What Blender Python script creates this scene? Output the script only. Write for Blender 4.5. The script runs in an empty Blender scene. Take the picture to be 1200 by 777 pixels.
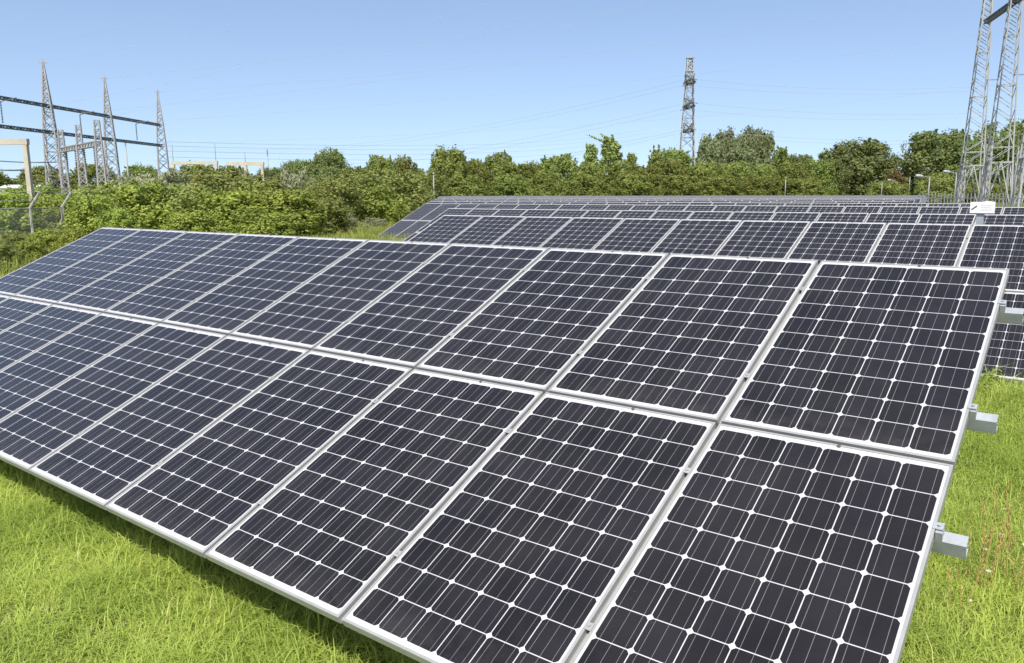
import bpy, math, random
import numpy as np
from mathutils import Vector, Matrix

R = math.radians
random.seed(7)
rng = np.random.default_rng(7)
sc = bpy.context.scene
col = sc.collection

# ------------------------------------------------------------------ camera
TILT = 0.41501
ROW_TOP = 1.745                 # height of the upper edge of every panel row
CAM = Vector((0.3943, -5.0138, ROW_TOP + 0.4164))
PITCH, ROLL, YAW, FPX = 0.175136, -0.003904, 0.646149, 916.69
Fw = Vector((-math.sin(YAW) * math.cos(PITCH), math.cos(YAW) * math.cos(PITCH), -math.sin(PITCH)))
R0 = Fw.cross(Vector((0, 0, 1))).normalized()
U0 = R0.cross(Fw)
Rv = R0 * math.cos(ROLL) + U0 * math.sin(ROLL)
Uv = U0 * math.cos(ROLL) - R0 * math.sin(ROLL)
cd = bpy.data.cameras.new('camera')
cd.sensor_width = 36
cd.lens = 36 * FPX / 1200
cd.clip_start = 0.05
cd.clip_end = 6000
cam = bpy.data.objects.new('camera', cd)
col.objects.link(cam)
cam.matrix_world = Matrix(((Rv.x, Uv.x, -Fw.x, CAM.x), (Rv.y, Uv.y, -Fw.y, CAM.y),
                           (Rv.z, Uv.z, -Fw.z, CAM.z), (0, 0, 0, 1)))
sc.camera = cam

# ------------------------------------------------------------------ world, sun, exposure
SUN = Vector((0.33, -0.62, 1.0)).normalized()
el = math.asin(SUN.z)
az = math.atan2(SUN.x, SUN.y)
w = bpy.data.worlds.new('World')
sc.world = w
w.use_nodes = True
nt = w.node_tree
sky = nt.nodes.new('ShaderNodeTexSky')
sky.sky_type = 'NISHITA'
sky.sun_disc = False
sky.sun_elevation = el
sky.sun_rotation = az
sky.altitude = 10
sky.air_density = 1.0
sky.dust_density = 1.5
sky.ozone_density = 2.2
bg = nt.nodes['Background']
bg.inputs[1].default_value = 0.15
# sample the sky a little above each direction: a clear, dry horizon without the bright band
tc = nt.nodes.new('ShaderNodeTexCoord')
mp = nt.nodes.new('ShaderNodeMapping')
mp.inputs['Location'].default_value = (0, 0, 0.12)
nt.links.new(tc.outputs['Generated'], mp.inputs[0])
nt.links.new(mp.outputs[0], sky.inputs['Vector'])
tn = nt.nodes.new('ShaderNodeMix'); tn.data_type = 'RGBA'; tn.blend_type = 'MULTIPLY'
tn.inputs[0].default_value = 1.0
tn.inputs[7].default_value = (1.12, 1.035, 0.985, 1)
nt.links.new(sky.outputs[0], tn.inputs[6])
nt.links.new(tn.outputs[2], bg.inputs[0])
sl = bpy.data.lights.new('sun', 'SUN')
sl.energy = 4.4
sl.angle = R(0.53)
sl.color = (1.0, 0.955, 0.88)
so = bpy.data.objects.new('sun', sl)
col.objects.link(so)
so.rotation_euler = SUN.to_track_quat('Z', 'Y').to_euler()
sc.view_settings.view_transform = 'Standard'
sc.view_settings.look = 'None'
sc.view_settings.gamma = 1
sc.view_settings.exposure = 0.5
sc.view_settings.use_curve_mapping = False


# ------------------------------------------------------------------ helpers
def at(px, py, D):
    """point D metres ahead (along the ground) seen at photo pixel px, py"""
    d = Fw + Rv * ((px - 600) / FPX) - Uv * ((py - 388.5) / FPX)
    h = Vector((-math.sin(YAW), math.cos(YAW), 0))
    return CAM + d * (D / d.dot(h))


def gh(x, y):
    """ground height: flat in front of the first row, a little higher behind it"""
    t = np.clip((np.asarray(y, float) - 0.6) / 2.8, 0, 1)
    return 0.26 * t * t * (3 - 2 * t)


def ground_at(px, D):
    p = at(px, 226, D)
    return Vector((p.x, p.y, float(gh(p.x, p.y))))


def tag(o, label=None, cat=None, group=None, kind=None):
    if label: o['label'] = label
    if cat: o['category'] = cat
    if group: o['group'] = group
    if kind: o['kind'] = kind
    return o


def empty(name, loc, rot=(0, 0, 0), scale=(1, 1, 1)):
    o = bpy.data.objects.new(name, None)
    o.empty_display_size = 0.2
    o.location = loc
    o.rotation_euler = rot
    o.scale = scale
    col.objects.link(o)
    return o


def link_mesh(name, me, parent=None, loc=None, rot=None):
    o = bpy.data.objects.new(name, me)
    if parent is not None: o.parent = parent
    if loc is not None: o.location = loc
    if rot is not None: o.rotation_euler = rot
    col.objects.link(o)
    return o


def copy_tree(o, parent=None):
    c = o.copy()
    col.objects.link(c)
    if parent is not None: c.parent = parent
    for ch in list(o.children): copy_tree(ch, c)
    return c


class MB:
    """collects simple shapes, builds ONE mesh"""
    def __init__(s): s.v, s.f, s.m = [], [], []

    def add(s, vs, fs, mi=0):
        b = len(s.v)
        s.v += [tuple(p) for p in vs]
        s.f += [tuple(i + b for i in f) for f in fs]
        s.m += [mi] * len(fs)
        return s

    def box(s, x0, x1, y0, y1, z0, z1, mi=0):
        return s.add([(x0, y0, z0), (x1, y0, z0), (x1, y1, z0), (x0, y1, z0), (x0, y0, z1), (x1, y0, z1), (x1, y1, z1), (x0, y1, z1)],
                     [(3, 2, 1, 0), (4, 5, 6, 7), (0, 1, 5, 4), (1, 2, 6, 5), (2, 3, 7, 6), (3, 0, 4, 7)], mi)

    def tube(s, a, b, r0, r1=None, n=6, mi=0, roll=0.0):
        a, b = Vector(a), Vector(b)
        if r1 is None: r1 = r0
        d = (b - a)
        if d.length < 1e-6: return s
        d.normalize()
        t = Vector((0, 0, 1)) if abs(d.z) < 0.9 else Vector((1, 0, 0))
        u = d.cross(t).normalized()
        w_ = d.cross(u)
        vs = []
        for p, r in ((a, r0), (b, r1)):
            for k in range(n):
                an = 2 * math.pi * k / n + roll
                vs.append(p + (u * math.cos(an) + w_ * math.sin(an)) * r)
        fs = [(k, (k + 1) % n, n + (k + 1) % n, n + k) for k in range(n)]
        fs += [tuple(range(n - 1, -1, -1)), tuple(range(n, 2 * n))]
        return s.add(vs, fs, mi)

    def bar(s, a, b, t, mi=0):
        return s.tube(a, b, t * 0.7071, t * 0.7071, 4, mi, math.pi / 4)

    def build(s, name, mats, parent=None, smooth=False, loc=None, rot=None):
        me = s.mesh(name, mats, smooth)
        return link_mesh(name, me, parent, loc, rot)

    def mesh(s, name, mats, smooth=False):
        me = bpy.data.meshes.new(name)
        me.from_pydata(s.v, [], s.f)
        for m in (mats if isinstance(mats, (list, tuple)) else [mats]): me.materials.append(m)
        me.polygons.foreach_set('material_index', s.m)
        if smooth: me.polygons.foreach_set('use_smooth', [True] * len(s.f))
        me.update()
        return me


def np_mesh(name, V, L, sizes, mat, tint=None):
    """V (n,3); L flat loop vertex indices; sizes loops per face"""
    me = bpy.data.meshes.new(name)
    me.vertices.add(len(V)); me.vertices.foreach_set('co', V.astype(np.float32).ravel())
    me.loops.add(len(L)); me.loops.foreach_set('vertex_index', L.astype(np.int32))
    me.polygons.add(len(sizes))
    st = np.concatenate([[0], np.cumsum(sizes)[:-1]])
    me.polygons.foreach_set('loop_start', st.astype(np.int32))
    me.polygons.foreach_set('loop_total', sizes.astype(np.int32))
    if tint is not None:
        a = me.attributes.new('tint', 'FLOAT', 'POINT')
        a.data.foreach_set('value', tint.astype(np.float32))
    me.materials.append(mat)
    me.update(calc_edges=True)
    return me


# ------------------------------------------------------------------ node helpers and materials
def new_mat(name):
    m = bpy.data.materials.new(name)
    m.use_nodes = True
    n = m.node_tree
    return m, n, n.nodes['Principled BSDF']


class NB:
    def __init__(s, n): s.n = n

    def m(s, op, a, b=None, c=None):
        nd = s.n.nodes.new('ShaderNodeMath'); nd.operation = op
        for i, v in enumerate((a, b, c)):
            if v is None: continue
            if isinstance(v, (int, float)): nd.inputs[i].default_value = v
            else: s.n.links.new(v, nd.inputs[i])
        return nd.outputs[0]

    def mix(s, f, a, b):
        nd = s.n.nodes.new('ShaderNodeMix'); nd.data_type = 'RGBA'
        for i, v in ((0, f), (6, a), (7, b)):
            if isinstance(v, (int, float)): nd.inputs[i].default_value = v
            elif isinstance(v, tuple): nd.inputs[i].default_value = (*v, 1)
            else: s.n.links.new(v, nd.inputs[i])
        return nd.outputs[2]

    def noise(s, vec, scale, detail=3, rough=0.55):
        nd = s.n.nodes.new('ShaderNodeTexNoise')
        nd.inputs['Scale'].default_value = scale
        nd.inputs['Detail'].default_value = detail
        nd.inputs['Roughness'].default_value = rough
        if vec is not None: s.n.links.new(vec, nd.inputs['Vector'])
        return nd.outputs[0]

    def ramp(s, f, p0, p1):
        nd = s.n.nodes.new('ShaderNodeMapRange')
        nd.inputs[1].default_value = p0; nd.inputs[2].default_value = p1
        s.n.links.new(f, nd.inputs[0])
        return nd.outputs[0]

    def coord(s, which='Object'):
        return s.n.nodes.new('ShaderNodeTexCoord').outputs[which]

    def link(s, a, b): s.n.links.new(a, b)


def plain(name, c, rough=0.5, metal=0.0, var=0.12, scale=6, spec=0.5, dirt=None, dirt_amt=0.3):
    m, n, b = new_mat(name)
    B = NB(n)
    co = B.coord()
    nz = B.noise(co, scale, 4)
    f = B.ramp(nz, 0.3, 0.7)
    out = B.mix(f, tuple(v * (1 - var) for v in c), tuple(min(1, v * (1 + var)) for v in c))
    if dirt:
        d = B.ramp(B.noise(co, scale * 3.1, 5, 0.7), 0.5, 0.75)
        out = B.mix(B.m('MULTIPLY', d, dirt_amt), out, dirt)
    B.link(out, b.inputs['Base Color'])
    b.inputs['Roughness'].default_value = rough
    b.inputs['Metallic'].default_value = metal
    b.inputs['Specular IOR Level'].default_value = spec
    return m


def leaf_mat(name, c0, c1, c2=None, transl=0.35, nscale=0.35, spec=0.25):
    """foliage: per-leaf tint attribute, clump-scale noise, per-object shift, light passes through"""
    m, n, b = new_mat(name)
    B = NB(n)
    at_ = n.nodes.new('ShaderNodeAttribute'); at_.attribute_name = 'tint'
    geo = n.nodes.new('ShaderNodeNewGeometry')
    f = B.ramp(B.noise(geo.outputs['Position'], nscale, 3), 0.32, 0.68)
    f = B.m('ADD', B.m('MULTIPLY', f, 0.5), B.m('MULTIPLY', at_.outputs['Fac'], 0.5))
    c = B.mix(f, c0, c1)
    if c2:
        k = B.m('GREATER_THAN', at_.outputs['Fac'], 0.88)
        c = B.mix(B.m('MULTIPLY', k, 0.7), c, c2)
    oi = n.nodes.new('ShaderNodeObjectInfo')
    hs = n.nodes.new('ShaderNodeHueSaturation')
    B.link(B.m('ADD', 0.490, B.m('MULTIPLY', oi.outputs['Random'], 0.028)), hs.inputs['Hue'])
    B.link(B.m('ADD', 0.82, B.m('MULTIPLY', oi.outputs['Random'], 0.36)), hs.inputs['Value'])
    B.link(c, hs.inputs['Color'])
    B.link(hs.outputs[0], b.inputs['Base Color'])
    b.inputs['Roughness'].default_value = 0.6
    b.inputs['Specular IOR Level'].default_value = spec
    tr = n.nodes.new('ShaderNodeBsdfTranslucent')
    B.link(hs.outputs[0], tr.inputs['Color'])
    mx = n.nodes.new('ShaderNodeMixShader')
    mx.inputs[0].default_value = transl
    B.link(b.outputs[0], mx.inputs[1]); B.link(tr.outputs[0], mx.inputs[2])
    B.link(mx.outputs[0], n.nodes['Material Output'].inputs[0])
    return m


def laminate_mat():
    """60 pseudo-square dark cells, three busbars each, on a white backsheet under glass"""
    m, n, b = new_mat('cell_laminate')
    B = NB(n)
    sp = n.nodes.new('ShaderNodeSeparateXYZ')
    B.link(B.coord(), sp.inputs[0])
    P = 0.158
    u = B.m('DIVIDE', B.m('ADD', sp.outputs[0], 3 * P), P)
    v = B.m('DIVIDE', B.m('ADD', sp.outputs[1], 5 * P), P)
    iu, iv = B.m('FLOOR', u), B.m('FLOOR', v)
    fu = B.m('ABSOLUTE', B.m('SUBTRACT', B.m('FRACT', u), 0.5))
    fv = B.m('ABSOLUTE', B.m('SUBTRACT', B.m('FRACT', v), 0.5))
    ins = B.m('MULTIPLY', B.m('MULTIPLY', B.m('GREATER_THAN', u, 0), B.m('LESS_THAN', u, 6)),
              B.m('MULTIPLY', B.m('GREATER_THAN', v, 0), B.m('LESS_THAN', v, 10)))
    sq = B.m('MULTIPLY', B.m('LESS_THAN', fu, 0.4865), B.m('LESS_THAN', fv, 0.4865))
    r2 = B.m('ADD', B.m('MULTIPLY', fu, fu), B.m('MULTIPLY', fv, fv))
    cell = B.m('MULTIPLY', B.m('MULTIPLY', sq, B.m('LESS_THAN', r2, 0.634 ** 2)), ins)
    bb = B.m('ABSOLUTE', B.m('SUBTRACT', B.m('FRACT', B.m('MULTIPLY', B.m('FRACT', u), 3.0)), 0.5))
    bus = B.m('LESS_THAN', bb, 0.017)
    oi = n.nodes.new('ShaderNodeObjectInfo')
    cv = n.nodes.new('ShaderNodeCombineXYZ')
    B.link(iu, cv.inputs[0]); B.link(iv, cv.inputs[1]); B.link(B.m('MULTIPLY', oi.outputs['Random'], 91.7), cv.inputs[2])
    wn = n.nodes.new('ShaderNodeTexWhiteNoise'); B.link(cv.outputs[0], wn.inputs['Vector'])
    cc = B.mix(wn.outputs['Value'], (0.0098, 0.0090, 0.0092), (0.0140, 0.0126, 0.0148))
    cc = B.mix(bus, cc, (0.16, 0.15, 0.165))
    vadd = n.nodes.new('ShaderNodeVectorMath'); vadd.operation = 'ADD'
    B.link(B.coord(), vadd.inputs[0])
    cr = n.nodes.new('ShaderNodeCombineXYZ'); B.link(B.m('MULTIPLY', oi.outputs['Random'], 37.0), cr.inputs[2]); B.link(cr.outputs[0], vadd.inputs[1])
    dn = B.ramp(B.noise(vadd.outputs[0], 2.2, 5, 0.65), 0.35, 0.8)
    low = B.ramp(sp.outputs[1], -0.60, -0.80)          # dust washed down to the lower frame
    low = B.m('MULTIPLY', low, B.ramp(B.noise(vadd.outputs[0], 11, 4, 0.7), 0.35, 0.7))
    spk = B.ramp(B.noise(vadd.outputs[0], 55, 2, 0.5), 0.74, 0.80)
    dust = B.m('ADD', B.m('MULTIPLY', dn, 0.028), B.m('ADD', B.m('MULTIPLY', low, 0.05), B.m('MULTIPLY', spk, 0.06)))
    cc = B.mix(dust, cc, (0.42, 0.39, 0.33))
    out = B.mix(cell, (0.455, 0.46, 0.46), cc)
    B.link(out, b.inputs['Base Color'])
    B.link(B.m('ADD', 0.07, B.m('MULTIPLY', dn, 0.08)), b.inputs['Roughness'])
    b.inputs['IOR'].default_value = 1.45
    b.inputs['Specular IOR Level'].default_value = 0.36
    return m


def ground_mat():
    m, n, b = new_mat('meadow_ground')
    B = NB(n)
    geo = n.nodes.new('ShaderNodeNewGeometry')
    p = geo.outputs['Position']
    f1 = B.ramp(B.noise(p, 0.25, 4), 0.35, 0.65)
    f2 = B.ramp(B.noise(p, 9.0, 5, 0.7), 0.3, 0.7)
    c = B.mix(f1, (0.11, 0.15, 0.025), (0.18, 0.20, 0.045))
    c = B.mix(B.m('MULTIPLY', f2, 0.55), c, (0.03, 0.04, 0.012))
    B.link(c, b.inputs['Base Color'])
    b.inputs['Roughness'].default_value = 0.95
    b.inputs['Specular IOR Level'].default_value = 0.1
    bp = n.nodes.new('ShaderNodeBump'); bp.inputs['Strength'].default_value = 0.7; bp.inputs['Distance'].default_value = 0.06
    B.link(f2, bp.inputs['Height']); B.link(bp.outputs[0], b.inputs['Normal'])
    return m


M = dict(
    lam=laminate_mat(),
    alu=plain('anodised_aluminium', (0.365, 0.365, 0.352), 0.40, 0.3, 0.08, 9, dirt=(0.27, 0.26, 0.22), dirt_amt=0.3),
    galv=plain('galvanised_steel', (0.36, 0.385, 0.395), 0.5, 0.3, 0.14, 14, dirt=(0.30, 0.31, 0.31), dirt_amt=0.35),
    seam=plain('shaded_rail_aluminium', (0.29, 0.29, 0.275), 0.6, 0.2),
    stud=plain('dull_stud', (0.10, 0.10, 0.095), 0.5, 0.3),
    bolt=plain('stainless_bolt', (0.45, 0.45, 0.44), 0.35, 0.8),
    dark=plain('black_plastic', (0.02, 0.02, 0.02), 0.5),
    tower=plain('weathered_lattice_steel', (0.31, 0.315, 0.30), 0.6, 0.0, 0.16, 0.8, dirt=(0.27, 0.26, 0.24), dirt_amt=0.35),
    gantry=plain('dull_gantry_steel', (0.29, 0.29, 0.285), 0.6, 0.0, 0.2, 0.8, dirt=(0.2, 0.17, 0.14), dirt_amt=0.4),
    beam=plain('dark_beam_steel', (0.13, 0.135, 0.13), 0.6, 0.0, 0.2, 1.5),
    cream=plain('cream_painted_concrete', (0.44, 0.40, 0.315), 0.8, 0.0, 0.12, 1.5, dirt=(0.35, 0.31, 0.24), dirt_amt=0.35),
    insul=plain('brown_porcelain', (0.12, 0.09, 0.08), 0.3),
    wire=plain('aluminium_wire', (0.38, 0.40, 0.43), 0.5, 0.2),
    bark=plain('bark', (0.11, 0.095, 0.075), 0.9, 0, 0.3, 5),
    white=plain('white_board', (0.74, 0.74, 0.72), 0.45, 0, 0.03, 4),
    ink=plain('dark_print', (0.05, 0.05, 0.055), 0.5),
    inkpale=plain('pale_grey_print', (0.62, 0.63, 0.66), 0.5),
    wood=plain('grey_fence_post', (0.33, 0.32, 0.28), 0.85, 0, 0.2, 6),
    wiremesh=plain('chain_link_wire', (0.26, 0.27, 0.25), 0.6, 0.3),
    lamp=plain('lamp_post_steel', (0.24, 0.25, 0.24), 0.5, 0.2),
    lamphead=plain('lamp_head_shell', (0.36, 0.37, 0.36), 0.45),
    palis=plain('grey_palisade_steel', (0.19, 0.205, 0.20), 0.6),
    wall=plain('white_render', (0.72, 0.73, 0.74), 0.8),
    roof=plain('pale_metal_roof', (0.62, 0.66, 0.70), 0.5),
    glass=plain('dark_window', (0.03, 0.035, 0.04), 0.1),
    petal=plain('white_petal', (0.60, 0.60, 0.55), 0.6),
    yellow=plain('yellow_centre', (0.6, 0.45, 0.05), 0.6),
    ground=ground_mat(),
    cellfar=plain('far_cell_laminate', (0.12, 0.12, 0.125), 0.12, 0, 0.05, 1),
    grass=leaf_mat('grass_blade', (0.285, 0.375, 0.066), (0.59, 0.655, 0.15), (0.68, 0.61, 0.29), 0.5, 1.3, 0.3),
    tallgrass=leaf_mat('tall_meadow_grass', (0.20, 0.24, 0.04), (0.36, 0.36, 0.09), (0.42, 0.36, 0.16), 0.4, 0.2),
    stalk=leaf_mat('dry_sorrel', (0.40, 0.27, 0.10), (0.60, 0.42, 0.17), None, 0.2, 3),
    leaf_hedge=leaf_mat('hedge_leaf', (0.14, 0.175, 0.040), (0.31, 0.345, 0.085), (0.40, 0.40, 0.11), 0.42, 0.22),
    leaf_dark=leaf_mat('dark_tree_leaf', (0.12, 0.16, 0.050), (0.26, 0.30, 0.095), None, 0.42, 0.2),
    leaf_grey=leaf_mat('grey_willow_leaf', (0.145, 0.175, 0.080), (0.275, 0.305, 0.14), None, 0.40, 0.2),
    leaf_bright=leaf_mat('bright_shrub_leaf', (0.17, 0.225, 0.038), (0.39, 0.44, 0.085), (0.52, 0.54, 0.12), 0.38, 0.5),
    leaf_mid=leaf_mat('shrub_leaf', (0.19, 0.235, 0.06), (0.38, 0.415, 0.12), None, 0.42, 0.45),
    leaf_pale=leaf_mat('pale_feathery_leaf', (0.24, 0.265, 0.14), (0.42, 0.41, 0.25), None, 0.35, 0.5),
    leaf_rust=leaf_mat('rusty_leaf', (0.13, 0.10, 0.04), (0.22, 0.16, 0.06), None, 0.3, 0.4),
)

# ------------------------------------------------------------------ ground
def make_ground():
    a = np.concatenate([-np.geomspace(3000, 14, 26), np.linspace(-12, 12, 61), np.geomspace(14, 3000, 26)])
    xs = a - 2; ys = a + 1
    X, Y = np.meshgrid(xs, ys)
    Z = gh(X, Y)
    near = np.exp(-(((X + 2) / 14) ** 2 + ((Y) / 14) ** 2))
    Z = Z + near * 0.02 * (np.sin(X * 1.9 + 0.7 * Y) + np.sin(Y * 2.3 - 1.1 * X))
    V = np.stack([X.ravel(), Y.ravel(), Z.ravel()], 1)
    nx, ny = len(xs), len(ys)
    i = (np.arange(ny - 1)[:, None] * nx + np.arange(nx - 1)[None]).ravel()
    L = np.stack([i, i + 1, i + nx + 1, i + nx], 1).ravel()
    me = np_mesh('ground', V, L, np.full(len(i), 4), M['ground'])
    me.polygons.foreach_set('use_smooth', [True] * len(i))
    tag(link_mesh('ground', me), 'grassy meadow ground under the panel rows', kind='structure')


make_ground()


def vnoise(x, y, s, seed):
    r = np.random.default_rng(seed).random((64, 64))
    x, y = x / s, y / s
    xi, yi = np.floor(x).astype(int), np.floor(y).astype(int)
    fx, fy = x - xi, y - yi
    fx = fx * fx * (3 - 2 * fx); fy = fy * fy * (3 - 2 * fy)
    g = lambda a, b: r[a % 64, b % 64]
    return (g(xi, yi) * (1 - fx) + g(xi + 1, yi) * fx) * (1 - fy) + (g(xi, yi + 1) * (1 - fx) + g(xi + 1, yi + 1) * fx) * fy


def blades(x, y, length, width, lean, tint):
    """bent tapered blades: 5 points, a quad and a triangle each"""
    n = len(x)
    z = gh(x, y) - 0.015
    a = rng.random(n) * 2 * math.pi
    dx, dy = np.cos(a), np.sin(a)
    sx, sy = -dy, dx
    base = np.stack([x, y, z], 1)
    def pt(h, fwd, side):
        return base + np.stack([dx * fwd + sx * side, dy * fwd + sy * side, h], 1)
    l1 = lean * length
    p = [pt(np.zeros(n), np.zeros(n), -width / 2), pt(np.zeros(n), np.zeros(n), width / 2),
         pt(length * 0.55, l1 * 0.35, width * 0.42), pt(length * 0.55, l1 * 0.35, -width * 0.42),
         pt(length * (1 - 0.35 * lean), l1, np.zeros(n))]
    V = np.stack(p, 1).reshape(-1, 3)
    b = np.arange(n) * 5
    L = np.stack([b, b + 1, b + 2, b + 3, b + 3, b + 2, b + 4], 1).ravel()
    S = np.tile([4, 3], n)
    return V, L, S, np.repeat(tint, 5)


def join_blades(name, chunks, mat):
    Vs, Ls, Ss, Ts, o = [], [], [], [], 0
    for V, L, S, T in chunks:
        Vs.append(V); Ls.append(L + o); Ss.append(S); Ts.append(T); o += len(V)
    return np_mesh(name, np.concatenate(Vs), np.concatenate(Ls), np.concatenate(Ss), mat, np.concatenate(Ts))


def grass_patch(x0, x1, y0, y1, dens, lo, hi, wlo, whi):
    n = int((x1 - x0) * (y1 - y0) * dens)
    x = rng.uniform(x0, x1, n); y = rng.uniform(y0, y1, n)
    # gather blades into tufts
    k = rng.integers(0, max(1, n // 14), n)
    tx = rng.uniform(x0, x1, n // 14 + 1); ty = rng.uniform(y0, y1, n // 14 + 1)
    tuft = rng.random(n) < 0.6
    x = np.where(tuft, tx[k] + rng.normal(0, 0.035, n), x); y = np.where(tuft, ty[k] + rng.normal(0, 0.035, n), y)
    h = vnoise(x + 50, y + 50, 0.55, 3) * 0.6 + vnoise(x + 50, y + 50, 0.17, 4) * 0.4
    L = (lo + (hi - lo) * h) * rng.uniform(0.6, 1.25, n)
    W = rng.uniform(wlo, whi, n)
    lean = np.clip(rng.normal(1.0, 0.4, n), 0.05, 1.7)
    # thin spots, and scattered longer blades
    keep = rng.random(n) < np.clip(0.25 + 1.6 * vnoise(x + 30, y + 70, 0.28, 21), 0, 1)
    big = vnoise(x + 130, y + 40, 1.3, 22)
    L = L * (0.75 + 0.6 * big)
    L = np.where(rng.random(n) < 0.03, L * 1.7, L)
    tint = np.clip(0.35 * vnoise(x + 80, y + 20, 0.8, 9) + 0.3 * vnoise(x + 10, y + 120, 0.13, 10) + 0.45 * rng.random(n), 0, 1)
    x, y, L, W, lean, tint = x[keep], y[keep], L[keep], W[keep], lean[keep], tint[keep]
    return blades(x, y, L, W, lean, tint)


ch = [grass_patch(-7.5, 1.2, -5.0, -2.35, 8500, 0.05, 0.16, 0.003, 0.006),
      grass_patch(-11.0, -7.5, -6.0, -2.3, 2500, 0.06, 0.16, 0.004, 0.007),
      grass_patch(-1.4, 1.4, -2.35, 3.2, 6000, 0.06, 0.19, 0.003, 0.006),
      grass_patch(-1.6, 1.8, 3.2, 6.5, 3400, 0.10, 0.24, 0.005, 0.009),
      grass_patch(-10.5, 0.2, -3.2, -2.45, 1100, 0.12, 0.27, 0.0035, 0.007),
      grass_patch(1.4, 6.0, -6, 4.0, 700, 0.06, 0.15, 0.005, 0.009),
      grass_patch(-10.2, -1.4, -2.35, 3.2, 350, 0.06, 0.14, 0.006, 0.01)]
tag(link_mesh('grass', join_blades('grass', ch, M['grass'])), 'lush yellow-green grass around the nearest panel row', 'grass', kind='stuff')

# coarser tall grass away from the camera
def tall(n, x0, x1, y0, y1, lo, hi, test=None):
    x = rng.uniform(x0, x1, n); y = rng.uniform(y0, y1, n)
    if test is not None:
        k = test(x, y); x, y = x[k], y[k]
    n = len(x)
    h = vnoise(x + 200, y + 200, 2.2, 13)
    return blades(x, y, (lo + (hi - lo) * h) * rng.uniform(0.6, 1.3, n), rng.uniform(0.012, 0.03, n),
                  np.clip(rng.normal(0.5, 0.25, n), 0.05, 1.2), np.clip(0.6 * vnoise(x + 90, y + 90, 3, 17) + 0.5 * rng.random(n), 0, 1))


def clear(x, y):
    # keep the tall growth left of the rows' left ends
    lim = np.where(y < 5, -10.6, np.where(y < 11, -11.2 - 0.0 * y, np.where(y < 17.5, -16.8, -24.2)))
    return (x < lim)


ch = [tall(90000, -45, -10.6, -2, 24, 0.18, 0.5, clear), tall(70000, -70, -16, 24, 70, 0.25, 0.6, lambda x, y: x < -30 - (y - 24) * 0.55)]
tag(link_mesh('tall_grass', join_blades('tall_grass', ch, M['tallgrass'])), 'tall unmown meadow grass left of the panel rows', 'tall grass', kind='stuff')

# ------------------------------------------------------------------ solar panels
PW, PH, GAP = 0.99, 1.65, 0.02
PITCHX = PW + GAP


def frame_mb(simple=False):
    m = MB()
    X, Y, lip, hgt, c = PW / 2, PH / 2, 0.0115, 0.042, 0.0018
    def loop(ix, z): return [(-X + ix, -Y + ix, z), (X - ix, -Y + ix, z), (X - ix, Y - ix, z), (-X + ix, Y - ix, z)]
    loops = [loop(lip, -0.0035), loop(lip, 0), loop(c, 0), loop(0, -c), loop(0, -hgt), loop(0.03, -hgt)]
    vs = [p for l in loops for p in l]
    fs = []
    for a in range(len(loops) - 1):
        for k in range(4):
            fs.append((a * 4 + k, a * 4 + (k + 1) % 4, a * 4 + 4 + (k + 1) % 4, a * 4 + 4 + k))
    fs = [tuple(reversed(f)) for f in fs]
    return m.add(vs, fs)


def lam_mb(mi=0):
    X, Y = PW / 2 - 0.0113, PH / 2 - 0.0113
    m = MB()
    m.box(-X, X, -Y, Y, -0.0085, -0.0036, mi)
    return m


ME_FRAME = frame_mb().mesh('frame', M['alu'])
ME_LAM = lam_mb().mesh('cell_laminate', M['lam'])
mbx = MB()
mbx.tube((0.055, PH / 2 - 0.0115, -0.0034), (0.055, PH / 2 - 0.0115, 0.0022), 0.0085, n=12)
ME_HOLE = mbx.mesh('earthing_stud', M['stud'])
mbx = MB().box(-0.06, 0.06, PH / 2 - 0.22, PH / 2 - 0.10, -0.034, -0.0088)
ME_JB = mbx.mesh('junction_box', M['dark'])
ME_FRAME_MB, ME_LAM_MB = frame_mb(), lam_mb()
mfar = frame_mb()
l2 = lam_mb(1)
mfar.add(l2.v, l2.f, 1)
ME_FAR = mfar.mesh('solar_panel', [M['alu'], M['lam']])

ORD = ('first second third fourth fifth sixth seventh eighth ninth tenth eleventh twelfth thirteenth fourteenth fifteenth '
       'sixteenth seventeenth eighteenth nineteenth twentieth').split()
TENS = {20: 'twenty', 30: 'thirty'}
def ordw(k):
    if k <= 20: return ORD[k - 1]
    if k == 30: return 'thirtieth'
    return TENS[k // 10 * 10] + '-' + ORD[k % 10 - 1]


ROWNAME = {1: 'nearest row', 2: 'second row', 3: 'third row', 4: 'fourth row', 5: 'fifth row', 6: 'sixth row',
           7: 'seventh row', 8: 'eighth row'}
GRP = {k: 'solar panels of the ' + v for k, v in ROWNAME.items()}
CT, ST = math.cos(TILT), math.sin(TILT)


def plane(xr, y, z, u, v, nrm=0.0):
    """point on a row's plane: u along the row, v up the slope from the top edge (negative), nrm off it"""
    return Vector((xr + u, y + v * CT - nrm * ST, z + v * ST + nrm * CT))


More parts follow.
